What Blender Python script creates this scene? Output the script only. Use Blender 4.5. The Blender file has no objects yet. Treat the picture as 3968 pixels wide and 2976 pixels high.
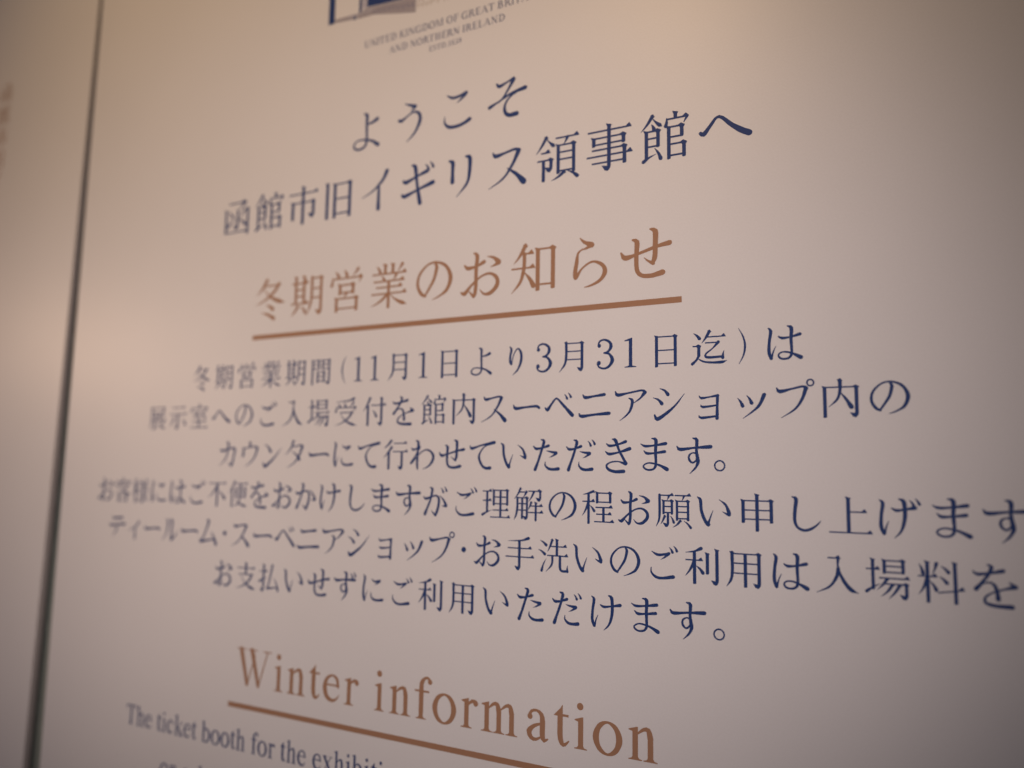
import bpy, math, random
from mathutils import Matrix, Vector, geometry

scene = bpy.context.scene
U = 0.02            # one unit of the notice's layout grid = 20 mm
Z0 = 1.5            # height of the layout origin above the floor

def W(X, Y, D=0.0):     # layout point (right, down, depth towards the wall) -> world
    return Vector((X*U, D*U, Z0 - Y*U))

# ---------------------------------------------------------------- camera
R = Matrix(((0.8843815408, -0.0156766240, 0.4665013759),
            (-0.0389936405, 0.9934608555, 0.1073080824),
            (-0.4651331645, -0.1130918742, 0.8779871535)))
T = Vector((-2.2265055958, -0.5969677201, 23.3605029183))
cpos = -(R.transposed() @ T)
def dirw(v): return Vector((v[0], v[2], -v[1]))
cx, cy, cz = dirw(R[0]), -dirw(R[1]), -dirw(R[2])
cam = bpy.data.cameras.new("camera")
cam.sensor_width = 36.0
cam.lens = 3050.36/3968*36
cam.clip_start = 0.01; cam.clip_end = 200
cam.dof.use_dof = True
cam.dof.focus_distance = 19.9*U
cam.dof.aperture_fstop = (cam.lens/1000)/(0.47*U)
cam_o = bpy.data.objects.new("camera", cam)
scene.collection.objects.link(cam_o)
M = Matrix.Identity(4)
for i in range(3):
    M[i][0], M[i][1], M[i][2] = cx[i], cy[i], cz[i]
M.translation = W(*cpos)
cam_o.matrix_world = M
scene.camera = cam_o

# ---------------------------------------------------------------- world and lamps
world = bpy.data.worlds.new("World"); scene.world = world; world.use_nodes = True
bg = world.node_tree.nodes["Background"]
bg.inputs[0].default_value = (0.22, 0.52, 1.0, 1); bg.inputs[1].default_value = 0.036
scene.view_settings.view_transform = 'Standard'
scene.view_settings.look = 'None'
scene.view_settings.exposure = 0.0
scene.view_settings.gamma = 1.0

def lamp(name, kind, pos, target, energy, color, **k):
    l = bpy.data.lights.new(name, kind); l.energy = energy; l.color = color
    for a, b in k.items(): setattr(l, a, b)
    o = bpy.data.objects.new(name, l); scene.collection.objects.link(o)
    p, t = W(*pos), W(*target)
    o.location = p; o.rotation_euler = (t-p).to_track_quat('-Z', 'Y').to_euler()
    return o
lamp("added_warm_spot", 'SPOT', (-6.23, -43.487, -53.818), (-4.6, -14.288, 0), 29.106, (1.000, 0.649, 0.344),  # added warm spot; its soft cone imitates the vignette at the corners
     spot_size=0.880, spot_blend=1.0, shadow_soft_size=0.06)
lamp("added_cool_spot", 'SPOT', (11.616, 1.993, -38.184), (-19.328, 5.511, 0), 5.292, (1.000, 0.768, 0.679),  # added spot aimed left, fitted with the others to the vignette falloff
     spot_size=0.656, spot_blend=1.0, shadow_soft_size=0.06)
lamp("added_side_spot", 'SPOT', (34.688, 1.539, -45.099), (-1.7, 1.2, 0), 26.460, (1.000, 0.843, 0.814),  # added spot from the right; its cone edge stands in for vignetting there
     spot_size=0.656, spot_blend=1.0, shadow_soft_size=0.06)
lamp("warm_wall_lamp", 'AREA', (-43, -5.5, -19), (-16, -1, 0), 0.70, (1.0, 0.66, 0.44), shape='DISK', size=0.14)


# ---------------------------------------------------------------- lettering: strokes of every character, em = 100
GLYPHS = {
'函':"w.85|h 20 11 76;p 78 10 70 22 55 29;J 53 29 76;d 22 32 35 47;r 19 71 48 51;r 78 31 60 50;d 56 53 80 70;v 12 27 88;l 12 87 88;v 88 27 95",
'館':"w.82|p 26 4 18 20 3 33;n 26 9 34 21 45 28;d 24 21 29 31;v 14 33 88;c 14 35 37 67;l 14 49 37;l 14 65 37;r 8 93 34 81;d 30 69 42 91;v 71 4 16;k 53 95 17 30;v 58 31 95;c 58 33 83 54;l 58 53 83;c 58 67 87 94;l 58 89 87",
'市':"v 50 3 18;h 5 20 96;V 50 20 97;v 18 40 84;C 18 43 83 78",
'旧':"v 15 8 96;v 38 12 96;c 38 14 83 96;l 38 50 83;l 38 86 83",
'領':"w.85|p 26 4 17 22 3 37;n 27 8 36 20 46 27;h 14 37 35;C 6 53 37 74;V 20 53 97;h 47 10 98;r 73 11 64 26;v 53 24 85;c 53 26 87 85;l 53 41 87;l 53 56 87;l 53 80 87;p 66 82 58 92 38 98;d 74 82 95 96",
'事':"w.9|h 5 14 96;v 18 26 44;c 18 28 80 44;l 18 41 80;c 14 52 82 86;h 3 65 98;l 14 79 82;g 50 2 92",
'冬':"p 38 3 28 23 7 38;l 32 17 74;p 76 14 58 47 4 61;n 28 20 45 50 97 60;d 38 62 60 73;d 25 80 64 95",
'期':"w.85|h 4 21 52;v 16 5 68;v 40 5 68;l 16 36 40;l 16 51 40;h 2 68 54;p 23 74 16 86 4 95;d 33 74 46 89;b 63 10 6.5 63 50 6 60 72 5 49 97 1;C 63 12 90 91;l 63 36 90;l 63 57 90",
'営':"w.9|d 18 5 27 18;d 42 3 50 16;r 80 4 66 19;k 9 92 22 36;v 32 35 58;c 32 37 68 57;l 32 54 68;r 50 55 42 66;v 23 65 96;c 23 67 78 95;l 23 89 78",
'業':"w.85|d 17 6 27 19;v 40 3 24;v 60 3 24;r 84 6 72 21;h 6 24 95;d 32 28 38 38;r 69 27 60 40;h 10 40 90;h 17 53 85;V 50 40 98;h 5 67 96;p 46 68 34 84 4 93;n 54 68 68 86 98 93",
'知':"p 34 3 26 22 9 38;h 26 20 52;h 4 48 55;b 32 20 6.5 32 40 6.5 30 56 6.5 23 76 5 5 96 1;b 34 58 2 44 70 6 52 84 9;v 61 12 94;c 61 14 93 92;l 61 83 93",
'間':"w.85|v 12 10 97;c 12 12 41 43;l 12 26 41;l 12 41 41;v 58 10 43;C 58 12 87 92;l 58 26 87;l 58 41 87;v 36 51 90;c 36 53 65 88;l 36 68 65;l 36 84 65",
'月':"b 27 9 7 27 50 7 22 74 5.5 5 96 1;v 27 9 30;C 27 12 77 90;l 27 36 77;l 27 60 77",
'日':"v 24 8 95;c 24 11 77 94;l 24 49 77;l 24 86 77",
'迄':"d 9 8 25 23;l 6 44 22;c 6 44 23 72;b 23 70 6 16 82 5 5 92 7;b 20 77 2 34 86 4 58 90 5 84 90 7 98 86 1;p 52 4 44 22 31 36;h 45 20 95;l 40 36 72;b 76 35 7 60 52 3 42 66 4 42 74 6 55 76 6 84 75 5.5;r 87 78 91 58",
'展':"w.85|c 16 12 84 33;l 16 30 84;b 16 11 6 16 50 6 13 75 5 3 96 1;h 25 45 90;V 38 33 62;V 64 33 62;h 20 62 97;V 34 62 91;r 28 96 58 83;r 88 67 66 79;n 50 62 64 88 98 94",
'示':"h 16 14 86;h 4 39 97;J 50 39 92;p 28 53 22 72 5 86;d 74 55 93 80",
'室':"w.9|v 50 3 15;k 7 93 18 32;h 18 33 84;p 42 34 36 43 24 50;b 20 52 4 76 47 2.5;d 62 38 83 55;V 50 55 91;h 14 70 88;h 5 92 97",
'入':"h 31 9 60;b 55 9 6 54 26 4 57 42 5.5 68 65 7.5 82 82 9 99 90 1;b 55 34 7.5 50 55 6.5 34 78 4.5 4 94 1",
'場':"w.85|h 5 29 35;v 20 5 76;r 5 82 38 62;v 45 6 38;c 45 8 85 37;l 45 21 85;l 45 35 85;h 33 49 98;p 50 50 44 64 28 77;C 42 62 91 92;p 61 63 54 80 36 92;p 77 63 68 82 52 97",
'受':"w.9|b 84 4 8 60 11 4 8 14 1;d 16 20 25 32;d 41 18 49 30;r 82 17 68 32;k 8 93 34 48;l 25 51 74;p 78 49 62 82 5 95;n 26 53 46 88 98 95",
'付':"p 32 4 24 26 4 50;v 24 30 97;h 36 29 98;g 80 4 92;d 44 45 59 66",
'内':"v 14 20 97;C 14 22 87 92;b 50 4 7.5 50 28 6.5 43 52 5 23 71 1;b 51 36 2 63 52 6 75 72 10;v 50 4 20",
'行':"p 33 4 22 20 4 29;p 35 25 25 42 3 60;v 24 42 97;h 44 13 95;h 40 40 99;J 76 40 93",
'客':"w.9|v 50 3 14;k 7 93 17 32;p 40 21 30 34 8 47;l 38 30 74;p 78 28 58 58 3 68;n 32 34 52 62 98 67;v 27 69 97;c 27 71 73 96;l 27 91 73",
'様':"w.8|h 5 28 38;v 22 4 97;p 21 30 17 55 3 76;d 25 40 37 56;d 49 5 57 16;r 86 5 77 18;h 40 20 94;h 43 33 91;h 37 47 98;J 68 20 94;d 43 56 54 70;r 35 92 60 75;r 90 57 74 70;n 68 52 78 78 98 90",
'不':"h 6 13 95;p 53 14 40 44 4 68;V 51 22 97;b 57 40 1.5 75 52 5 89 67 10.5",
'便':"w.85|p 32 4 22 28 3 50;v 21 32 97;h 34 13 96;v 40 27 63;c 40 29 86 62;l 40 44 86;l 40 59 86;b 63 13 6.5 63 50 6.5 56 80 5 28 96 1;n 38 66 56 90 98 93",
'理':"w.85|h 4 14 36;h 5 42 35;V 20 14 78;r 4 85 38 70;v 43 9 56;c 43 11 89 55;l 43 31 89;l 43 51 89;V 66 11 91;h 40 70 93;h 31 91 99",
'解':"w.8|p 24 3 18 20 3 36;l 20 14 42;p 44 12 40 22 33 30;b 14 31 6 14 60 6 10 82 5 3 96 1;C 14 31 46 90;l 14 48 46;l 14 67 46;V 30 31 92;h 50 11 90;C 50 11 89 36;p 68 12 62 30 50 42;p 60 43 56 56 50 65;h 56 54 97;h 50 73 99;v 75 43 97",
'程':"w.87|p 38 6 24 13 5 16;h 4 35 42;V 23 14 97;p 22 37 16 60 3 76;d 27 46 40 61;v 49 8 39;c 49 11 88 38;l 49 36 88;h 44 51 95;h 46 70 92;V 68 51 91;h 40 91 99",
'願':"w.75|h 11 12 51;b 12 11 6 12 55 6 10 78 4.5 2 96 1;r 38 13 32 26;v 23 25 62;c 23 27 46 62;l 23 42 46;l 23 58 46;J 35 60 92;p 26 67 22 80 15 89;d 42 67 51 84;h 54 12 98;r 79 13 73 26;v 60 25 78;c 60 27 90 78;l 60 41 90;l 60 56 90;l 60 73 90;p 69 78 62 90 48 97;d 79 79 97 96",
'申':"v 15 18 76;c 15 20 85 75;l 15 44 85;l 15 67 85;v 50 3 97",
'上':"v 47 5 90;h 50 40 88;h 2 90 99",
'手':"b 80 5 8 56 12 4 12 15 1;h 11 35 90;h 4 60 98;J 50 11 93",
'洗':"w.9|d 9 8 28 21;d 3 34 24 47;r 14 94 29 58;p 47 5 42 24 32 40;h 42 24 93;v 62 3 50;h 31 50 97;b 48 51 6 46 75 5 28 96 1;b 72 51 7 72 80 7 75 90 6 84 92 6 93 91 6;r 95 92 96 74",
'利':"b 46 5 8 28 13 4 4 17 1;h 4 36 50;V 28 13 97;p 27 38 20 60 3 78;d 32 50 50 68;v 62 16 70;g 87 6 92",
'用':"b 17 10 7 17 58 7 13 80 5.5 2 97 1;v 17 9 30;C 17 13 84 92;l 17 37 84;l 17 62 84;V 50 13 96",
'料':"w.9|d 7 10 15 32;v 24 4 97;r 43 8 33 34;h 4 38 44;p 23 40 18 65 4 80;d 28 48 41 68;d 52 13 67 27;d 48 37 63 51;h 44 74 98 65;v 80 4 97",
'支':"v 50 4 44;h 8 23 93;l 16 45 78;p 80 43 66 84 4 95;n 25 47 50 88 98 95",
'払':"w.95|h 5 28 41;g 24 4 93;r 5 63 41 48;b 64 5 7.5 56 45 5.5 45 82 5;b 43 86 7 88 79 2.5;d 73 48 93 90",
'よ':"b 52 34 3 66 32 5.5 80 26 8;b 42 7 3 50 12 7.5 50 35 6 51 60 5.5 51 76 5.5 45 87 5 29 91 4.5 16 85 4.5 16 76 4 27 69 3 45 70 3.5 66 76 5 84 88 8.5",
'う':"b 36 8 2 50 14 5 63 19 8;r 63 19 50 28;b 20 44 6 27 46 6.5 44 37 3 60 31 4 74 38 6.5 76 56 7.5 63 80 4.5 43 97 1.5",
'こ':"b 26 13 2 40 21 5.5 58 20 5.5 74 16 7.5;r 72 18 50 35;b 21 60 1.5 21 74 4 32 85 6.5 50 87 6.5 68 84 6.5 84 77 8",
'そ':"b 25 15 4 31 21 7 50 15 3.5 65 10 6;b 65 12 7.5 52 32 4.5 40 48 3.5 29 56 3;b 8 63 7 30 54 3 60 42 5 92 36 8;b 76 40 3 58 48 3 46 62 4.5 45 78 6.5 54 88 7.5 73 88 9",
'へ':"b 6 57 6 12 60 8 24 46 5.5 36 32 4.5 46 34 5.5 62 50 7 80 64 9.5 94 72 10",
'の':"b 54 17 5 57 24 7 51 48 6 40 66 5 29 82 4;b 30 82 5 20 76 6.5 11 58 6 15 36 5 34 17 3.5 57 13 4 80 24 6 91 48 8.5 83 72 6.5 66 84 3.5 48 91 1",
'お':"b 11 28 3 19 35 7 40 32 4 56 25 7;b 33 5 3 40 11 8 38 40 7 38 70 7 36 88 7 33 94 5;b 33 93 6 22 82 1.5;b 4 83 3 12 86 8 28 70 4.5 50 54 3.5 70 50 4.5 85 60 7 86 75 8 72 89 7 57 90 4 47 80 1.2;b 64 15 1.5 78 19 5 89 29 10;r 89 30 70 37",
'ら':"b 34 3 1.2 43 12 5 58 19 9.5;r 58 19 36 27;b 40 25 2 31 32 3.5 28 50 6.5 25 68 7.5 26 78 7.5;b 27 78 6 40 61 3 60 51 3.5 79 59 6 84 73 8 75 87 5.5 58 95 3.5 43 98 1.2",
'せ':"b 3 42 3 11 52 8.5 34 47 4.5 70 37 5.5 93 33 8;b 25 20 3 33 25 8.5 32 50 7 33 76 7 42 87 6.5 60 89 7 80 85 9;b 58 4 3 67 9 9 67 35 8 66 56 8 62 66 6;b 63 67 6 54 62 3 46 55 1",
'り':"b 31 10 2.5 37 18 7 33 40 6 33 56 7 37 63 7;b 38 63 4 43 40 2.5 52 22 3 61 17 4.5 70 32 7.5 70 56 7.5 60 80 5 42 98 1.2",
'は':"b 12 8 2.5 18 16 7.5 14 45 6.5 13 72 7.5 18 88 7.5;b 19 88 5 23 72 3 30 56 1;b 37 31 3 46 36 6.5 66 34 4 90 28 7.5;b 60 5 3 69 11 8.5 68 40 7 69 66 6 68 80 6 60 89 5 45 90 4.5 37 84 4.5 38 76 3.5 50 72 3.5 68 76 4.5 91 88 9.5",
'に':"b 12 8 2.5 18 16 7.5 14 45 6.5 13 72 7.5 18 88 7.5;b 19 88 5 23 72 3 30 56 1;b 46 20 2.5 58 27 5.5 78 23 7;r 77 24 58 38;b 45 60 1.5 44 72 4 54 83 6.5 72 85 6.5 90 82 8",
'ご':"b 20 20 2 36 28 6.5 56 26 5.5 68 23 6;r 66 24 44 41;b 18 62 1.5 18 75 4 31 87 6.5 50 89 6.5 79 84 8.5;z 68 7",
'を':"b 8 20 3 16 26 6.5 42 22 5 66 16 8;b 36 4 2.5 44 9 7.5 36 28 6 22 46 5 12 59 8.5;b 14 58 5 27 46 2.5 40 43 4 49 50 6.5 53 65 7 54 79 9;b 77 41 2.5 88 50 9;b 88 50 8 64 57 3.5 42 66 3 29 77 4.5 30 88 6 44 93 7 60 94 7.5 80 94 9",
'し':"b 27 7 3 36 13 8.5 33 40 7.5 32 66 7 38 82 5.5 52 89 6 68 86 6 84 75 3.5 93 64 1",
'け':"b 10 9 2.5 17 17 7.5 13 45 6.5 12 72 7.5 18 88 7.5;b 19 88 5 23 72 3 29 58 1;b 36 30 3 46 35 6.5 68 32 4 94 27 8;b 60 4 3 69 10 8.5 71 40 8 68 64 7 60 84 4.5 46 98 1.2",
'げ':"b 8 9 2.5 15 17 7.5 11 45 6.5 10 72 7.5 16 88 7.5;b 17 88 5 21 72 3 27 58 1;b 34 28 3 44 33 6.5 62 30 4 84 26 8;b 50 6 3 60 12 8.5 62 40 8 59 62 7 52 82 4.5 38 98 1.2;z 72 8",
'ま':"b 11 18 2 24 24 6.5 50 22 4.5 82 17 8;b 20 37 2.5 29 44 7 50 43 4.5 79 39 7.5;b 43 3 3 54 8 9 53 40 7.5 54 66 6.5 53 78 6.5 46 87 5 30 89 4.5 19 82 4.5 21 75 3.5 34 70 3.5 54 73 4.5 68 78 6 85 87 9.5",
'す':"b 4 25 3 13 33 8.5 50 29 5 95 26 9;b 48 3 3 58 8 8.5 57 35 6.5 59 52 8 61 66 8 54 82 5 38 98 1.2;b 57 44 5 48 42 3 38 48 4.5 37 60 5.5 46 69 4.5 56 62 4 58 52 4",
'ず':"b 4 27 3 13 34 8.5 46 30 5 90 28 8.5;b 44 5 3 54 10 8.5 53 36 6.5 55 53 8 57 66 8 50 82 5 35 98 1.2;b 53 46 5 44 44 3 34 50 4.5 33 61 5.5 42 70 4.5 52 63 4 54 54 4;z 71 7",
'た':"b 7 24 3 16 31 7.5 38 28 4.5 56 22 7.5;b 32 4 3 41 10 8.5 32 40 6.5 22 70 6.5 13 92 9;b 50 37 1.5 64 40 5 81 43 8;r 81 44 58 57;b 46 68 1.2 46 80 4.5 57 89 7 72 91 7 88 89 9",
'だ':"b 5 26 3 14 33 7.5 34 30 4.5 50 24 7.5;b 28 6 3 37 12 8.5 29 42 6.5 19 70 6.5 11 92 9;b 47 39 1.5 60 42 5 77 44 8;r 77 45 55 58;b 44 68 1.2 44 80 4.5 54 89 7 68 91 7 84 89 9;z 71 9",
'て':"b 6 22 3 13 30 8 40 22 4.5 66 16 5.5 92 12 9;b 86 15 5 60 23 3.5 43 42 4.5 39 60 7 50 82 7 64 90 7.5 78 89 9.5",
'い':"b 6 14 2.5 14 22 7.5 16 48 7 25 74 7.5 34 85 10;b 34 84 6 40 66 3 47 48 1;b 63 19 1.2 80 33 5.5 89 54 8.5;r 89 58 71 50",
'か':"b 6 35 3 15 41 7.5 42 33 4.5 57 31 5 67 40 7.5 66 62 7.5 59 84 8 53 92 6;r 55 92 37 76;b 32 6 3 40 11 8.5 33 42 6 22 70 6.5 12 90 9;b 70 27 1.5 84 41 5.5 93 58 9;r 93 60 76 61",
'が':"b 4 37 3 13 43 7.5 38 35 4.5 52 33 5 61 42 7.5 60 64 7.5 54 84 8 48 93 6;r 50 93 33 78;b 28 8 3 36 13 8.5 30 44 6 19 71 6.5 10 91 9;b 65 33 1.5 79 46 5.5 88 62 9;r 88 64 72 63;z 68 8",
'き':"b 19 17 2.5 29 23 7 54 19 4.5 76 11 7.5;b 16 39 2.5 27 46 7.5 56 41 4.5 88 31 9;b 36 4 3 46 8 9 56 34 6 70 60 6.5 77 72 8;b 76 74 7 54 67 3 32 69 3.5 19 78 5 25 89 7 44 95 7.5 70 94 9",
'わ':"b 22 5 3 31 10 8.5 29 45 7 28 80 7 30 95 5;b 5 29 3 12 34 6.5 28 29 4 37 24 5.5;b 37 25 6 24 48 3.5 4 77 6.5;b 7 77 4 34 49 3 56 35 3.5 75 37 5.5 89 53 8.5 84 73 7.5 68 88 4 50 95 1.2",
'イ':"b 76 5 9 64 26 6.5 38 47 3.5 6 61 1;b 54 34 5 54 60 7 54 92 9",
'ギ':"b 9 37 3 16 43 8.5 46 33 4.5 75 24 8;b 6 69 3 13 75 8.5 50 64 4.5 90 53 9;b 32 6 3 41 10 9 47 50 6.5 56 96 9;z 68 8",
'リ':"b 18 13 4 27 18 9 27 40 7 27 62 9;b 60 9 4 70 14 9 70 44 7.5 64 70 5.5 38 97 1.2",
'ス':"b 14 15 3 21 23 8.5 44 19 4.5 66 15 5 76 19 8.5;b 75 20 9 62 46 6 40 74 4 5 93 1;b 50 54 2.5 70 69 7 88 88 12",
'ー':"b 8 42 2 15 53 9 50 50 5.5 84 48 7 94 53 7",
'ベ':"b 5 54 4 12 60 9 26 42 5.5 38 28 4.5 46 29 5 64 48 7 92 77 10;z 66 15",
'ニ':"b 16 19 3 23 27 8.5 50 24 5.5 82 20 8;b 4 73 3 12 81 9 50 77 6 96 74 9",
'ア':"b 6 13 3 13 23 9 46 18 4.5 84 12 5 93 18 9;b 92 19 9 78 35 4 60 47 1.5;b 46 33 2.5 56 40 8 52 62 6.5 42 78 4.5 19 96 1",
'シ':"b 27 9 1.5 40 15 5 49 26 9;b 8 34 1.5 22 40 5 32 51 9;b 11 82 4 19 93 10 44 78 7.5 70 56 4.5 95 25 1",
'ョ':"b 26 33 2 32 39 6 56 36 3.5 76 33 6.5;b 75 34 7 74 60 6 73 94 8;b 30 58 2 36 63 6 74 59 4;b 25 86 2 31 92 6.5 73 88 4.5",
'ッ':"d 18 42 31 63;d 41 35 54 56;b 86 35 9 73 62 6.5 56 78 4 31 96 1",
'プ':"b 8 19 3 16 28 9 46 22 4.5 72 17 5 80 22 9;b 79 22 9 70 48 6.5 52 74 4.5 18 96 1;O 90 8 8 4.2",
'カ':"b 9 31 3 16 38 8.5 50 31 4.5 74 27 5.5 83 32 9;b 82 32 9 78 60 7 71 86 8 66 92 6;r 68 92 50 78;b 40 5 4 48 11 9 45 46 6.5 34 70 4.5 6 94 1",
'ウ':"v 50 5 23;b 15 26 4 19 38 7 17 56 9;b 16 30 4 50 25 3.5 80 22 5 87 28 9;b 86 29 9 78 54 6.5 60 76 4.5 30 96 1",
'ン':"b 14 15 1.5 32 24 5.5 44 40 10;b 10 80 4 19 93 10 46 76 7.5 70 54 4.5 95 27 1",
'タ':"b 42 4 9 33 26 5.5 7 53 1;b 34 23 3 60 21 3.5 76 17 5 85 23 9;b 84 23 9 70 56 6.5 48 80 4 17 97 1;b 37 40 1.5 56 50 5 72 67 10",
'テ':"b 20 13 3 27 20 7.5 78 16 8;b 4 41 3 13 48 9 50 44 5 95 40 9;b 50 46 8 46 66 6 23 94 1",
'ィ':"b 74 28 8 56 48 5 14 67 1;b 54 48 5 54 93 8",
'ル':"b 26 13 4 35 19 8.5 33 50 6.5 24 74 4 5 92 1;b 50 12 4 59 17 8.5 58 50 7 57 84 9;b 57 88 9 76 74 4.5 95 53 1",
'ム':"b 40 6 4 50 11 9 36 46 6 20 78 5.5;b 6 76 3 13 85 9 50 79 5.5 84 74 4.5;b 64 48 1.5 80 68 7 92 92 11",
'・':"D 50 50 8.5",
'。':"O 22 76 13 4.2",
'(':"b 58 2 1 46 27 3.5 42 50 5 46 74 3.5 58 98 1",
')':"b 42 2 1 54 27 3.5 58 50 5 54 74 3.5 42 98 1",
'1':"P 32 17 52 11 55 11 55 84 67 86.5 67 88.5 32 88.5 32 86.5 45 84 45 19 32 19.5",
'3':"b 27 27 4 31 16 4 45 11.5 4.5 61 18 6.5 66 30 9 58 43 5.5 44 47 3;b 44 47 3 60 50 5.5 70 66 10 61 82 6.5 46 88 4.5 30 84 4 25 75 4;D 30 27 5.5;D 29 73 6",
}
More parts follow.
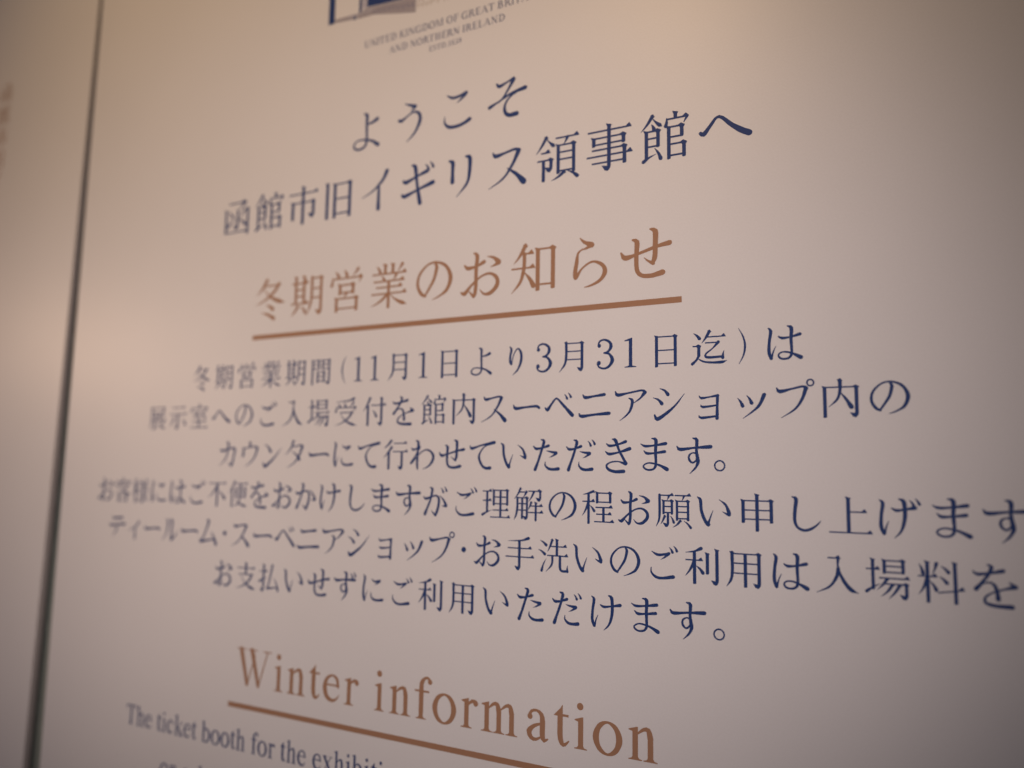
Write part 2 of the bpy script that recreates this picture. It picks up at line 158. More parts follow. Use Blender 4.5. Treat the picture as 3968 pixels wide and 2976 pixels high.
LATIN = {  # baseline y=0, em 100; (advance, strokes)
'W':(94,"b 14 -65 9.5 32 -3 7;b 33 -3 2.5 50 -56 2.5;b 42 -65 9.5 61 -3 7;b 62 -3 2.5 82 -65 2.5;P 3 -67 27 -67 27 -65 3 -65;P 32 -67 56 -67 56 -65 32 -65;P 71 -67 92 -67 92 -65 71 -65"),
'i':(28,"s 14 -46;D 13 -61 5.3"),
'n':(50,"s 14 -46;b 17 -36 2 27 -43.5 4.5 34 -43 7 37 -32 8.5;R 37 -34"),
'm':(78,"s 14 -46;b 17 -36 2 26 -43.5 4.5 33 -43 7 36 -32 8.5;R 36 -34;b 39 -36 2 49 -43.5 4.5 56 -43 7 59 -32 8.5;R 59 -34;"),
'r':(34,"s 14 -46;b 17 -36 2.5 24 -42 5 31 -41 6;D 31 -39 4.5"),
't':(29,"b 13 -46 8.5 13 -15 8.5 16 -4 7 21 -2.5 4.5 28 -9 1.2;P 2 -43 13 -54 17.2 -60 17.2 -46 27 -46 27 -42.5 2 -42.5"),
'e':(44,"b 37 -27 5 34 -40 5.5 23 -45 3 11 -38 6 7 -23 9 12 -8 8 24 -2.5 5.5 34 -6 3 40 -14 1;P 8 -30 40 -30 40 -27 8 -27"),
'f':(32,"b 33 -60 4 29 -65.5 4 23 -66 4 16 -58 7.5 15 -44 8.5 15 -10 8.5;R 15 -20;P 2 -46 31 -46 31 -42.8 2 -42.8;D 32 -60.5 4.3"),
'o':(50,"b 25 -45 3 12 -38 7 6.5 -22.5 9.5 12 -7 7 25 0 3 38 -7 7 43.5 -22.5 9.5 38 -38 7 25 -45 3"),
'a':(44,"b 8 -35 5 12 -43 4 21 -45 3.5 29 -40 6.5 31 -30 8.5 31 -10 8.5 34 -3 6 41 -6 1.2;D 9.5 -35 4.4;b 30 -27 2.5 17 -22 5 8 -13 8.5 12 -4 6.5 20 -2.5 4 30 -8 2"),
'T':(61,"S 30 -66;P 3 -67 57 -67 58 -52 55.5 -52 51 -63 9 -63 4.5 -52 2 -52"),
'h':(50,"s 13 -68;b 16 -36 2 27 -43.5 4.5 34 -43 7 37 -32 8.5;R 37 -34"),
'c':(44,"b 36 -36 4 30 -43 4 22 -45 3.5 11 -36 7 7 -22 9 13 -7 8 24 -2.5 5 37 -12 1;D 35 -36 4.2"),
'k':(50,"s 13 -68;b 41 -44 2.5 28 -32 2.5 17 -22 2.5;b 22 -27 4 32 -13 8.5 41 -2 8.5;P 30 -46 46 -46 46 -44 30 -44;P 29 -2 50 -2 50 0 29 0"),
'b':(50,"b 12 -64 8.5 12 -4 8.5;P 2 -63 2 -65 15 -68 16 -68 16 -62;b 14 -36 2.5 26 -44 4 38 -36 8 42 -22 9 36 -6 7 24 -1.5 4 12 -4 3"),
'd':(50,"b 37 -66 8.5 37 -3 8.5;b 33 -38 2.5 23 -44 4 11 -36 7 7 -22 9 13 -6 7.5 23 -2 4 35 -8 2.5;P 27 -65 27 -66 40 -68 41 -68 41 -60;P 37 -4 49 -4 49 -2 38 1"),
'x':(50,"b 11 -44 8.5 38 -2 8.5;b 38 -44 2.5 10 -1 2.5;P 3 -46 22 -46 22 -44 3 -44;P 31 -46 47 -46 47 -44 31 -44;P 2 -2 18 -2 18 0 2 0;P 27 -2 49 -2 49 0 27 0"),
's':(39,"b 32 -33 2 28 -42 4 19 -45 4 9 -38 6.5 14 -27 7.5 28 -20 7.5 33 -10 6.5 22 -1.5 4 10 -3 4 6 -14 1.5"),
'l':(28,"s 14 -68"),
'U':(72,"b 17 -65 9 17 -22 9 24 -5 6 38 -1.5 4.5 53 -6 3 58 -22 3.5 58 -65 3.5;P 5 -67 29 -67 29 -65 5 -65;P 48 -67 68 -67 68 -65 48 -65"),
'N':(72,"b 16 -65 3.5 16 -1 3.5;b 15 -63 9 57 -3 9;b 58 -65 3.5 58 -1 3.5;P 3 -67 20 -67 20 -65 3 -65;P 48 -67 68 -67 68 -65 48 -65;P 7 -2 25 -2 25 0 7 0"),
'I':(33,"S 16 -67"),
'E':(61,"S 20 -67;P 20 -67 54 -67 55 -53 53 -53 48 -63 20 -63;P 20 -4 50 -4 55 -15 57 -15 55 0 20 0;P 20 -36 44 -36 44 -33 20 -33;P 42 -43 45 -43 45 -26 42 -26"),
'F':(56,"S 20 -67;P 20 -67 52 -67 53 -53 51 -53 46 -63 20 -63;P 20 -36 44 -36 44 -33 20 -33;P 42 -43 45 -43 45 -26 42 -26"),
'D':(72,"S 20 -67;b 20 -65 3 44 -61 6 60 -45 9.5 61 -25 9.5 46 -6 6 20 -1.5 3"),
'K':(72,"S 18 -67;b 56 -64 3 24 -32 3;b 30 -37 6 60 -2 9;P 46 -67 66 -67 66 -65 46 -65;P 48 -2 70 -2 70 0 48 0"),
'G':(72,"b 60 -49 2 53 -62 5 38 -66 4 18 -54 8.5 9 -33 10 18 -12 8.5 38 -1.5 4.5 56 -6 5;b 59 -28 9 59 -5 9;P 48 -31 68 -31 68 -29 48 -29;P 59 -66 61 -66 61 -47 59 -47"),
'O':(72,"b 36 -66 3.5 17 -56 8 9 -33 10 17 -10 8 36 -1 3.5 55 -10 8 63 -33 10 55 -56 8 36 -66 3.5"),
'M':(89,"b 16 -65 3.5 16 -1 3.5;b 18 -64 9 43 -6 7;b 44 -6 3 70 -64 3;S 72 -67;P 4 -67 20 -67 20 -65 4 -65;P 7 -2 25 -2 25 0 7 0"),
'R':(67,"S 18 -67;b 20 -65 3 38 -63 6 48 -50 9.5 38 -36 6 20 -33 3;b 34 -35 6 60 -2 9;P 50 -2 67 -2 67 0 50 0"),
'A':(72,"b 36 -66 4 11 -1 3;b 35 -64 6 60 -2 10;P 20 -24 52 -24 52 -21 20 -21;P 2 -2 21 -2 21 0 2 0;P 48 -2 71 -2 71 0 48 0"),
'B':(67,"S 18 -67;b 20 -65 3 38 -63 6 46 -51 9 38 -38 5 20 -35 3;b 20 -35 3 44 -32 6 53 -18 9.5 44 -4 6 20 -1.5 3"),
'H':(72,"S 19 -67;S 54 -67;P 19 -36 54 -36 54 -33 19 -33"),
'L':(61,"S 20 -67;P 20 -4 48 -4 54 -17 56 -17 54 0 20 0"),
'S':(56,"b 44 -50 2.5 37 -63 4.5 25 -66 4.5 12 -56 7 18 -41 9 36 -30 9.5 45 -17 8 36 -3 4.5 22 -1.5 4.5 8 -17 2.5"),
'.':(25,"D 12 -4 5"),
'1':(50,"S 26 -66"),
'8':(50,"b 25 -66 3.5 12 -58 6.5 14 -45 7 36 -27 7.5 42 -14 7.5 25 -1 3.5 8 -13 7 15 -30 5 36 -46 5 38 -58 6 25 -66 3.5"),
'5':(50,"b 18 -63 5 42 -65 5;b 18 -63 3 14 -40 3;b 14 -41 5 34 -38 7 42 -20 9 30 -4 6 8 -3 5"),
'9':(50,"b 40 -44 8 25 -66 3.5 9 -48 8.5 20 -30 5 38 -34 4;b 40 -46 9 36 -18 7 8 -1 3"),
' ':(25,""),
}
def _spline(pts, closed=False):
    # pts: (x,y,w); Catmull-Rom (centripetal-ish uniform), returns dense list
    n=len(pts)
    if n==2:
        return [tuple(pts[0][k]*(1-t/4)+pts[1][k]*t/4 for k in range(3)) for t in range(5)]
    out=[]
    loop = n>4 and abs(pts[0][0]-pts[-1][0])<.01 and abs(pts[0][1]-pts[-1][1])<.01
    for i in range(n-1):
        p1,p2=pts[i],pts[i+1]
        p0=pts[i-1] if i>0 else (pts[-2] if loop else tuple(2*a-b for a,b in zip(p1,p2)))
        p3=pts[i+2] if i+2<n else (pts[1] if loop else tuple(2*b-a for a,b in zip(p1,p2)))
        L=math.hypot(p2[0]-p1[0],p2[1]-p1[1]); m=max(2,min(7,int(L/3.5)))
        for s in range(m):
            t=s/m; t2=t*t; t3=t2*t
            q=[]
            for k in range(3):
                if k==2: q.append(p1[2]+(p2[2]-p1[2])*(3*t2-2*t3)); continue
                q.append(.5*(2*p1[k]+(p2[k]-p0[k])*t+(2*p0[k]-5*p1[k]+4*p2[k]-p3[k])*t2+(3*p1[k]-p0[k]-3*p2[k]+p3[k])*t3))
            out.append(tuple(q))
    out.append(tuple(pts[-1]))
    return out
def _disk(x,y,r,n=12):
    return [(x+r*math.cos(2*math.pi*i/n),y+r*math.sin(2*math.pi*i/n)) for i in range(n)]
def _hull(pts):
    P=sorted(set((round(a,4),round(b,4)) for a,b in pts))
    def half(Q):
        h=[]
        for p in Q:
            while len(h)>1 and (h[-1][0]-h[-2][0])*(p[1]-h[-2][1])-(h[-1][1]-h[-2][1])*(p[0]-h[-2][0])<=1e-9: h.pop()
            h.append(p)
        return h
    a=half(P); b=half(P[::-1]); return a[:-1]+b[:-1]
def brush(pts, round_ends=True):
    S=_spline(pts); n=len(S); polys=[]; L=[];R=[]
    for i,(x,y,w) in enumerate(S):
        a=S[max(i-1,0)];b=S[min(i+1,n-1)]
        dx,dy=b[0]-a[0],b[1]-a[1];d=math.hypot(dx,dy) or 1
        nx,ny=-dy/d,dx/d
        L.append((x+nx*w/2,y+ny*w/2));R.append((x-nx*w/2,y-ny*w/2))
    for i in range(n-1):
        q=_hull([L[i],L[i+1],R[i+1],R[i]])
        if len(q)>2: polys.append(q)
    for i in range(1,n-1):   # fill wedges at bends of wide strokes
        if S[i][2]>3.5:
            v1=(S[i][0]-S[i-1][0],S[i][1]-S[i-1][1]);v2=(S[i+1][0]-S[i][0],S[i+1][1]-S[i][1])
            c=(v1[0]*v2[0]+v1[1]*v2[1])/((math.hypot(*v1)*math.hypot(*v2)) or 1)
            if c<.8: polys.append(_disk(S[i][0],S[i][1],S[i][2]/2*.98,10))
    if round_ends:
        for e in (S[0],S[-1]):
            if e[2]>2: polys.append(_disk(e[0],e[1],e[2]/2*.99,10))
    return polys
def qb(x0,y0,cx,cy,x1,y1,ws):
    m=len(ws)-1
    return [((1-t)**2*x0+2*t*(1-t)*cx+t*t*x1,(1-t)**2*y0+2*t*(1-t)*cy+t*t*y1,ws[i]) for i,t in ((i,i/m) for i in range(m+1))]
def strokes(s, bold=True):
    w=1.
    if s.startswith('w'):
        a,s=s.split('|'); w=float(a[1:])
    T=8.8*w; H=3.7; P=[]
    def hor(x0,y0,x1,y1,ur=False):
        P.append([(x0,y0-H/2),(x1,y1-H/2),(x1,y1+H/2),(x0,y0+H/2)])
        if ur:
            k=.75+.25*w
            P.append([(x1-12*k,y1-H/2+.2),(x1-5*k,y1-7.5*k),(x1-3.5*k,y1-7.2*k),(x1+1,y1+H/2-.6),(x1+.4,y1+H/2),(x1-9*k,y1+H/2)])
    def top(x,y0):
        P.append([(x-T/2-2.6,y0-1.8),(x-T/2-1.6,y0-2.2),(x+T/2+1.6,y0+1.2),(x+T/2+1.9,y0+2.2),(x+T/2-.2,y0+5),(x-T/2+.2,y0+5)])
    def body(x,y0,y1):
        P.append([(x-T/2,y0),(x+T/2,y0),(x+T/2,y1-1),(x+T/2-1.3,y1+.8),(x-T/2+2,y1+1.3),(x-T/2,y1+.4)])
    def hook(x,y1,r=1.):
        P.extend(brush([(x,y1-9,T),(x-.6,y1-3,T),(x-3.6*r,y1+2.,T*.92)],True))
        P.append([(x-T/2,y1-5),(x-T/2-11*r,y1-7.),(x-T/2-11*r,y1-5.8),(x-T*.8-2,y1+4.6),(x-2,y1+3)])
    for st in s.split(';'):
        f=st.split()
        if not f: continue
        c=f[0]; a=list(map(float,f[1:]))
        if c=='h': hor(a[0],a[1],a[2],a[3] if len(a)>3 else a[1],True)
        elif c=='l': hor(a[0],a[1],a[2],a[3] if len(a)>3 else a[1])
        elif c=='v': top(a[0],a[1]); body(a[0],a[1],a[2])
        elif c=='V': body(a[0],a[1],a[2])
        elif c in 'cC':
            x0,y0,x1,y1=a; hor(x0,y0,x1,y0)
            P.append([(x1-T/2-4,y0-H/2),(x1-1.4,y0-5.6*(.6+.4*w)),(x1+T/2+2.4,y0-.8),(x1+T/2+2.2,y0+.6),(x1+T/2,y0+4),(x1-T/2,y0+4)])
            if c=='c': body(x1,y0,y1)
            else: body(x1,y0,y1-4); hook(x1,y1)
        elif c=='g': top(a[0],a[1]); body(a[0],a[1],a[2]-4); hook(a[0],a[2])
        elif c=='J': body(a[0],a[1],a[2]-4); hook(a[0],a[2])
        elif c=='p': P.extend(brush(qb(*a,[T*.9,T*.92,T*.82,T*.62,T*.4,.8]))); P.append([(a[0]-T*.55,a[1]-1.6),(a[0]+T*.75,a[1]+2),(a[0]+T*.3,a[1]+5),(a[0]-T*.5,a[1]+3)])
        elif c=='n':
            q=qb(*a,[1.5,2.6,4.4,T*.9,T*1.12,1.]); P.extend(brush(q))
        elif c=='d':
            x0,y0,x1,y1=a; P.extend(brush([(x0,y0,1.5),((x0+x1)/2+(y1-y0)*.06,(y0+y1)/2-(x1-x0)*.06,T*.7),(x1,y1,T*1.1)]))
        elif c=='r':
            x0,y0,x1,y1=a; P.extend(brush([(x0,y0,T*1.05),((x0+x1)/2+(y1-y0)*.05,(y0+y1)/2-(x1-x0)*.05,T*.55),(x1,y1,.8)]))
        elif c=='k':
            x0,x1,y,y1=a; hor(x0,y,x1,y)
            P.extend(brush([(x0+1,y-3,2.),(x0+1,(y+y1)/2,T*.8),(x0-1,y1,T)]))
            P.append([(x1-11,y-H/2),(x1-4,y-7),(x1+2,y-1),(x1+1,y+2),(x1-8,y1-1),(x1-9,y1-2),(x1-5,y+H/2)])
        elif c=='z':
            for dx,dy in ((0,0),(12,-4)): P.extend(brush([(a[0]+dx,a[1]+dy,1.5),(a[0]+dx+5.5,a[1]+dy+5.5,4.5),(a[0]+dx+9,a[1]+dy+13,7.5)]))
        elif c=='b': P.extend(brush([(a[i],a[i+1],a[i+2]*1.1+.5 if bold else a[i+2]+.5) for i in range(0,len(a),3)]))
        elif c=='D': P.append(_disk(a[0],a[1],a[2],20))
        elif c=='O':
            n=28; r=a[2]; ww=a[3]/2
            for i in range(n):
                t,u=2*math.pi*i/n,2*math.pi*(i+1)/n
                P.append([(a[0]+(r+s_)*math.cos(v),a[1]+(r+s_)*math.sin(v)) for v,s_ in ((t,-ww),(t,ww),(u,ww),(u,-ww))])
        elif c=='P': P.append([tuple(a[i:i+2]) for i in range(0,len(a),2)])
        elif c=='s':
            x,y0=a; P.append([(x-4.2,y0+7),(x-10,y0+5.4),(x-10,y0+4.),(x+2.5,y0),(x+4.2,y0),(x+4.2,-5),(x+6.,-2.4),(x+10.5,-1.4),(x+10.5,0),(x-10.5,0),(x-10.5,-1.4),(x-6,-2.4),(x-4.2,-5)])
        elif c=='R':
            x,y0=a; P.append([(x-4.2,y0),(x+4.2,y0),(x+4.2,-5),(x+6.,-2.4),(x+10.5,-1.4),(x+10.5,0),(x-10.5,0),(x-10.5,-1.4),(x-6,-2.4),(x-4.2,-5)])
        elif c=='S':
            x,y0=a; P.append([(x-12,y0),(x+12,y0),(x+12,y0+1.6),(x+4.8,y0+4),(x+4.8,-4),(x+12,-1.6),(x+12,0),(x-12,0),(x-12,-1.6),(x-4.8,-4),(x-4.8,y0+4),(x-12,y0+1.6)])
    return P

# ---------------------------------------------------------------- materials
def nodes(name):
    m = bpy.data.materials.new(name); m.use_nodes = True
    return m, m.node_tree, m.node_tree.nodes["Principled BSDF"]
def satin(name, col, rough, mottle=0.05, bump=0.02, scale=900.0, coat=0.0, spec=0.5):
    m, nt, p = nodes(name)
    tc = nt.nodes.new("ShaderNodeTexCoord")
    n1 = nt.nodes.new("ShaderNodeTexNoise"); n1.inputs["Scale"].default_value = scale; n1.inputs["Detail"].default_value = 3
    n2 = nt.nodes.new("ShaderNodeTexNoise"); n2.inputs["Scale"].default_value = 14.0; n2.inputs["Detail"].default_value = 4
    nt.links.new(tc.outputs["Object"], n1.inputs["Vector"]); nt.links.new(tc.outputs["Object"], n2.inputs["Vector"])
    mix = nt.nodes.new("ShaderNodeMix"); mix.data_type = 'RGBA'; mix.blend_type = 'MIX'
    mix.inputs[6].default_value = (col[0]*(1-mottle), col[1]*(1-mottle), col[2]*(1-mottle), 1)
    mix.inputs[7].default_value = (min(1, col[0]*(1+mottle)), min(1, col[1]*(1+mottle)), min(1, col[2]*(1+mottle)), 1)
    av = nt.nodes.new("ShaderNodeMath"); av.operation = 'MULTIPLY_ADD'; av.inputs[1].default_value = 0.6
    ml = nt.nodes.new("ShaderNodeMath"); ml.operation = 'MULTIPLY'; ml.inputs[1].default_value = 0.4
    nt.links.new(n2.outputs["Fac"], ml.inputs[0])
    nt.links.new(n1.outputs["Fac"], av.inputs[0]); nt.links.new(ml.outputs[0], av.inputs[2])
    nt.links.new(av.outputs[0], mix.inputs[0]); nt.links.new(mix.outputs[2], p.inputs["Base Color"])
    b = nt.nodes.new("ShaderNodeBump"); b.inputs["Strength"].default_value = bump; b.inputs["Distance"].default_value = 0.0005
    nt.links.new(n1.outputs["Fac"], b.inputs["Height"]); nt.links.new(b.outputs["Normal"], p.inputs["Normal"])
    p.inputs["Roughness"].default_value = rough
    p.inputs["Specular IOR Level"].default_value = spec
    p.inputs["Coat Weight"].default_value = coat; p.inputs["Coat Roughness"].default_value = 0.3
    return m
MAT = {
 'board': satin("white_laminate", (0.762, 0.762, 0.785), 0.38, 0.06, 0.08, spec=0.30),
 'edge': satin("board_edge", (0.36, 0.33, 0.32), 0.6, 0.15, 0.2, 300),
 'navy': satin("navy_print", (0.022, 0.052, 0.185), 0.5, 0.10, 0.05, spec=0.2),
 'brown': satin("brown_print", (0.37, 0.208, 0.130), 0.5, 0.08, 0.05, spec=0.2),
 'grey': satin("grey_print", (0.34, 0.32, 0.37), 0.5, 0.3, 0.05, 1500),
 'pale': satin("pale_grey_print", (0.46, 0.46, 0.55), 0.5, 0.12, 0.05),
 'tan': satin("tan_print", (0.42, 0.37, 0.33), 0.5, 0.15, 0.05, 1500),
 'wall': satin("dark_wall", (0.30, 0.34, 0.31), 0.8, 0.3, 0.4, 200),
}

# ---------------------------------------------------------------- helpers
def link(o, parent=None):
    scene.collection.objects.link(o)
    if parent: o.parent = parent
    return o
def empty(name, loc=(0, 0, 0), parent=None):
    o = bpy.data.objects.new(name, None); o.empty_display_size = 0.02; o.location = loc
    return link(o, parent)
def mesh_from(name, verts, faces, mat):
    me = bpy.data.meshes.new(name); me.from_pydata(verts, [], faces); me.update()
    me.materials.append(MAT[mat]); return me
def flat(polys):        # union of overlapping outlines as one clean sheet of triangles
    V = []; F = []
    for p in polys:
        a = 0
        for i in range(len(p)):
            x1, y1 = p[i]; x2, y2 = p[(i+1) % len(p)]; a += x1*y2-x2*y1
        if abs(a) < 1e-3: continue
        if a < 0: p = p[::-1]
        F.append(list(range(len(V), len(V)+len(p)))); V += [Vector(q) for q in p]
    v, e, f, ov, oe, of = geometry.delaunay_2d_cdt(V, [], F, 0, 1e-4, True)
    out = []
    for t, o in zip(f, of):
        if not o: continue
        t = list(t); a = 0
        for i in range(len(t)):
            q, r = v[t[i]], v[t[(i+1) % len(t)]]; a += q[0]*r[1]-r[0]*q[1]
        out.append(t if a < 0 else t[::-1])     # y is down: make the faces look at the reader
    return v, out
PRINT = -0.0045         # ink lies a tenth of a millimetre proud of the board
cache = {}
def glyph_mesh(ch, mat):
    if (ch, mat) not in cache:
        s = strokes(GLYPHS[ch]) if ch in GLYPHS else strokes(LATIN[ch][1], False)
        if ch in GLYPHS: s = [[(x-50, y-50) for x, y in p] for p in s]
        if ch in '13': s = [[(x, y*1.09) for x, y in p] for p in s]
        v, f = flat(s)
        cache[(ch, mat)] = mesh_from("character", [(q[0]/100, 0, -q[1]/100) for q in v], f, mat)
    return cache[(ch, mat)]
def place(ch, mat, X, Y, em, parent, sx=1.0, name="character"):
    o = bpy.data.objects.new(name, glyph_mesh(ch, mat))
    o.location = W(X, Y, PRINT) - W(0, 0, 0); o.scale = (em*U*sx, 1, em*U)
    return link(o, parent)
def text_line(parent, label):
    o = empty("text_line", (0, 0, 0), parent); o["label"] = label; return o
def row(parent, s, xs, Y, em, mat, label):
    t = text_line(parent, label)
    for c, x in zip(s, xs): place(c, mat, x, Y, em, t)
    return t
def interp(n, anchors):
    out = []
    for i in range(n):
        a = max([q for q in anchors if q[0] <= i] or [anchors[0]]); b = min([q for q in anchors if q[0] > i] or [anchors[-1]])
        if b[0] <= a[0]:
            a = anchors[-2] if i >= anchors[-1][0] else anchors[0]; b = anchors[-1] if i >= anchors[-1][0] else anchors[1]
        out.append(a[1]+(b[1]-a[1])*(i-a[0])/(b[0]-a[0]))
    return out
def sheet(name, polys, mat, parent, depth=PRINT):
    v, f = flat([[(x*100, y*100) for x, y in p] for p in polys])
    me = mesh_from(name, [W(q[0]/100, q[1]/100, depth) - W(0, 0, 0) for q in v], f, mat)
    return link(bpy.data.objects.new(name, me), parent)
def slab(name, outline, d0, d1, mats, parent, bev=0.03):
    # a board: outline in layout units, front at depth d0, back at d1, front edge slightly rounded
    n = len(outline); cxm = sum(p[0] for p in outline)/n; cym = sum(p[1] for p in outline)/n
    def inset(p, r): return (p[0]-r*(1 if p[0] > cxm else -1), p[1]-r*(1 if p[1] > cym else -1))
    rings = [([inset(p, bev) for p in outline], d0), ([inset(p, bev*.3) for p in outline], d0+bev*.3), (outline, d0+bev), (outline, d1)]
    V = [W(x, y, d) - W(0, 0, 0) for r, d in rings for x, y in r]; F = [list(range(n))]
    for k in range(3):
        for i in range(n):
            j = (i+1) % n; F.append([k*n+i, (k+1)*n+i, (k+1)*n+j, k*n+j])
    F.append(list(range(3*n, 4*n))[::-1])
    me = bpy.data.meshes.new(name); me.from_pydata(V, [], F); me.update()
    for m in mats: me.materials.append(MAT[m])
    for i, p in enumerate(me.polygons): p.material_index = 0 if i < 1+2*n*0+1 and i == 0 else 1
    o = link(bpy.data.objects.new(name, me), parent)
    import bmesh
    bm = bmesh.new(); bm.from_mesh(me); bmesh.ops.recalc_face_normals(bm, faces=bm.faces); bm.to_mesh(me); bm.free()
    return o

# ---------------------------------------------------------------- setting
wall = slab("wall", [(-70, -40), (45, -40), (45, 40), (-70, 40)], 0.55, 6.0, ['wall', 'wall'], None)
wall.location = W(0, 0, 0); wall["kind"] = "structure"

# ---------------------------------------------------------------- the notice
board = empty("information_board", W(0, 0, 0))
board["label"] = "large white notice board with navy Japanese text and two brown underlined headings"
board["category"] = "notice board"
slab("panel", [(-17.31, -24), (26, -24), (26, 26), (-17.56, 26)], 0.0, 0.24, ['board', 'edge'], board)

row(board, "ようこそ", [-2.97, -1.25, 0.46, 2.22], -7.80, 1.42, 'navy', "large navy welcome line, the topmost Japanese line")
row(board, "函館市旧イギリス領事館へ", interp(12, [(0, -8.65), (3, -4.02), (8, 3.85), (11, 8.53)]), -5.69, 1.39, 'navy',
    "large navy line naming the former consulate, second Japanese line")
row(board, "冬期営業のお知らせ", [-6.85, -5.19, -3.54, -1.87, -0.20, 1.46, 3.13, 4.80, 6.45], -2.56, 1.47, 'brown',
    "large brown Japanese heading above the first underline")
BE = 0.925
row(board, "冬期営業期間(11月1日より3月31日迄)は",
    [-9.95, -8.83, -7.75, -6.64, -5.53, -4.46, -3.51, -2.93, -2.29, -1.37, -0.48, 0.43, 1.52, 2.62, 3.53, 4.40, 5.33, 6.02, 6.96, 8.06, 8.87, 9.85],
    0.012, BE, 'navy', "navy line of dates directly under the first underline")
row(board, "展示室へのご入場受付を館内スーベニアショップ内の", interp(24, [(0, -12.14), (2, -9.97), (6, -5.60), (9, -2.26), (11, -0.07), (12, 0.96), (22, 11.06), (23, 12.07)]),
    1.365, BE, 'navy', "second line of the navy paragraph")
row(board, "カウンターにて行わせていただきます。", interp(17, [(0, -8.42), (7, -1.41), (16, 7.66)]) + [8.55], 2.69, BE, 'navy',
    "third line of the navy paragraph, ending in a small ring")
row(board, "お客様にはご不便をおかけしますがご理解の程お願い申し上げます。", interp(31, [(0, -14.78), (1, -13.79), (2, -12.82), (7, -7.87), (17, 2.08), (22, 7.13), (26, 11.18), (30, 15.2)]),
    4.03, BE, 'navy', "longest navy line, running out of the picture at the right")
row(board, "ティールーム・スーベニアショップ・お手洗いのご利用は入場料を",
    [-13.97, -13.0, -12.05, -11.08, -10.12, -9.17, -8.38, -7.63, -6.66, -5.67, -4.69, -3.69, -2.69, -1.69, -0.69, 0.30, 1.07, 1.85] +
    interp(12, [(0, 2.84), (1, 3.85), (5, 7.85), (6, 8.86), (8, 10.86), (10, 12.92), (11, 13.92)]),
    5.355, BE, 'navy', "navy line naming tea room and shop, above the short last line")
row(board, "お支払いせずにご利用いただけます。", interp(16, [(0, -8.35), (2, -6.27), (8, 0.01), (9, 1.07), (15, 7.46)]) + [8.48], 6.69, BE, 'navy',
    "last line of the navy paragraph, above the English heading")

def bar(x0, x1, y0, y1, label):
    o = sheet("underline", [[(x0, y0), (x1, y0), (x1, y1), (x0, y1)]], 'brown', board); o["label"] = label
bar(-7.575, 7.388, -1.365, -1.205, "brown rule under the Japanese heading")
bar(-7.80, 7.62, 10.735, 10.895, "brown rule under the English heading")

def latin(s, x, y, em, hx, mat, label, track=0.0, single=False):
    if single:
        polys = []
        for c in s:
            adv, st = LATIN[c]
            polys += [[(x+q[0]*em*hx/100, y+q[1]*em/100) for q in p] for p in strokes(st, False)]
            x += adv*em*hx/100+track
        o = sheet("text_line", polys, mat, board); o["label"] = label
        return o
    t = text_line(board, label)
    for c in s:
        if c != ' ': place(c, mat, x, y, em, t, hx, "letter")
        x += LATIN[c][0]*em*hx/100+track
    return t
latin("Winter information", -7.55, 10.15, 1.72, 0.985, 'brown', "large brown English heading, Winter information", 0.066)
latin("The ticket booth for the exhibition", -12.75, 12.19, 0.985, 0.898, 'navy', "navy English line cut by the lower edge of the picture")
latin("on sale", -10.86, 13.63, 0.985, 0.898, 'navy', "navy English line of which only the letter tops show")
latin("UNITED KINGDOM OF GREAT BRITAIN", -3.20, -10.70, 0.355, 1.0, 'navy', "upper line of small navy capitals under the emblem", 0.0, True)
latin("AND NORTHERN IRELAND", -2.18, -10.27, 0.34, 1.01, 'navy', "lower line of small navy capitals under the emblem", 0.0, True)
latin("ESTD.1859", -0.62, -9.95, 0.25, 1.02, 'navy', "tiny navy line with a founding year", 0.0, True)

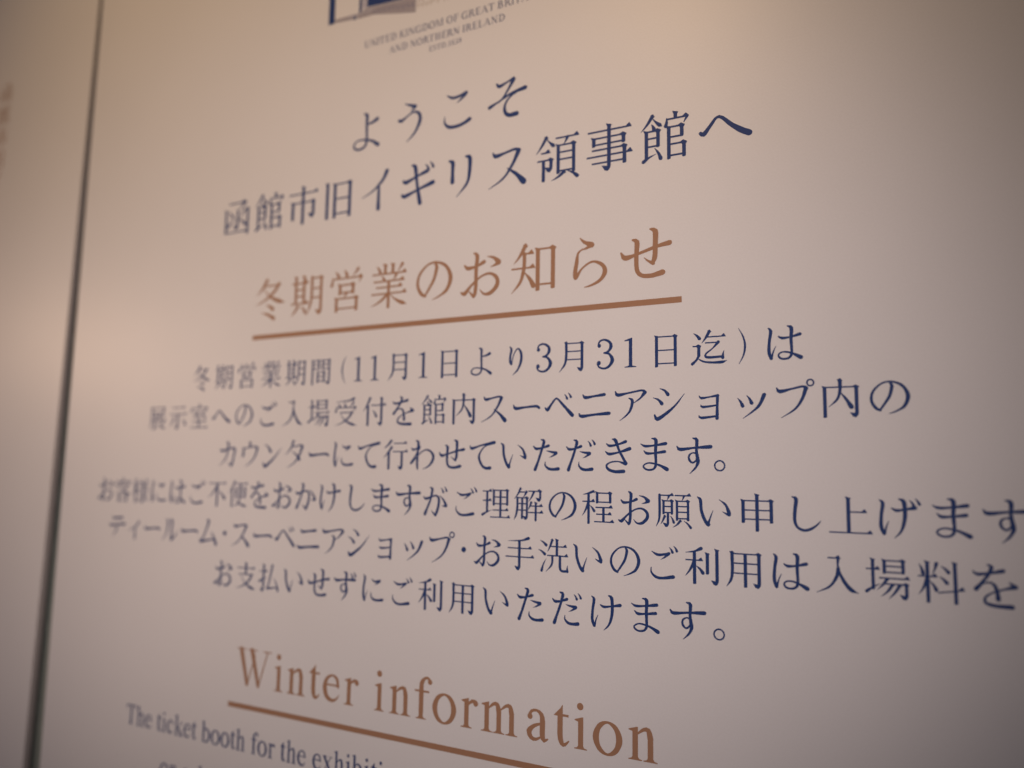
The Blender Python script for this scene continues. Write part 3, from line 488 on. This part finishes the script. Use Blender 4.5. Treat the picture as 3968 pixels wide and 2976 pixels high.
# emblem above the small capitals: only its foot is in the picture
em = sheet("emblem", [[(-4.80, -14.6), (-4.53, -14.6), (-4.52, -11.93), (-4.79, -11.93)],
                      [(-3.48, -14.6), (-3.375, -14.6), (-3.375, -12.06), (-3.48, -12.04)],
                      [(-3.15, -14.6), (-0.2, -14.6), (-0.2, -12.02), (-1.77, -12.02), (-3.15, -12.14)],
                      [(-3.72, -11.95), (-3.60, -11.97), (-3.58, -11.84), (-3.68, -11.82)]], 'navy', board)
em["label"] = "foot of a navy emblem cut by the top edge of the picture"
sheet("emblem_shadow", [[(-4.50, -12.06), (-3.50, -12.03), (-3.15, -12.12), (-1.75, -12.0), (-1.16, -12.0), (-1.17, -11.42), (-2.0, -11.60), (-2.82, -11.80), (-3.54, -11.83), (-3.56, -11.98), (-3.74, -11.97), (-3.72, -11.86), (-4.50, -11.94)]], 'grey', em, PRINT*.6)
sheet("emblem_band", [[(-3.36, -14.6), (-3.165, -14.6), (-3.165, -12.14), (-3.36, -12.13)]], 'pale', em, PRINT*.6)
tanp = []
random.seed(4)
for r in range(3):
    x = -1.10
    while x < 2.4:
        wd = random.uniform(.10, .22); y = -11.98+r*.16+(x+1.1)*.035
        if r < 2 or x < 0.5:
            tanp.append([(x, y), (x+wd, y+.004), (x+wd, y+.03), (x, y+.026)])
            tanp.append([(x, y), (x+.03, y), (x+.03, y+.12), (x, y+.12)])
        x += wd+random.uniform(.03, .06)
sheet("emblem_pattern", tanp, 'tan', em)
chips = []; lines = []
for i in range(13):          # scrollwork along the foot of the emblem
    x = -3.95+i*.085; y = -11.99+.012*math.sin(i*2.1)
    chips.append([(x, y-.035), (x+.05, y-.045), (x+.062, y+.02), (x+.02, y+.04)])
for i in range(9):
    x = -2.9+i*.19; y = -12.03+.035*i*(.6 if i > 4 else .3)
    lines.append([(x, y+.10), (x+.12, y+.085), (x+.125, y+.105), (x+.005, y+.12)])
    lines.append([(x+.05, y+.19), (x+.15, y+.175), (x+.155, y+.195), (x+.055, y+.21)])
sheet("emblem_scrollwork", chips, 'pale', em)
sheet("emblem_hatching", lines, 'navy', em)

# ---------------------------------------------------------------- its neighbour across the gap
nb = empty("neighbouring_board", W(0, 0, 0))
nb["label"] = "white notice board left of the dark gap, cut by the picture's left edge"
nb["category"] = "notice board"
slab("panel", [(-62, -24), (-17.30, -24), (-18.86, 26), (-62, 26)], 0.0, 0.24, ['board', 'edge'], nb)
t = text_line(nb, "brown upright column of characters at the picture's left edge")
for i, c in enumerate("函館市旧イ"):
    place(c, 'brown', -23.87-0.05*i, -13.72+1.04*i, 0.95, t)
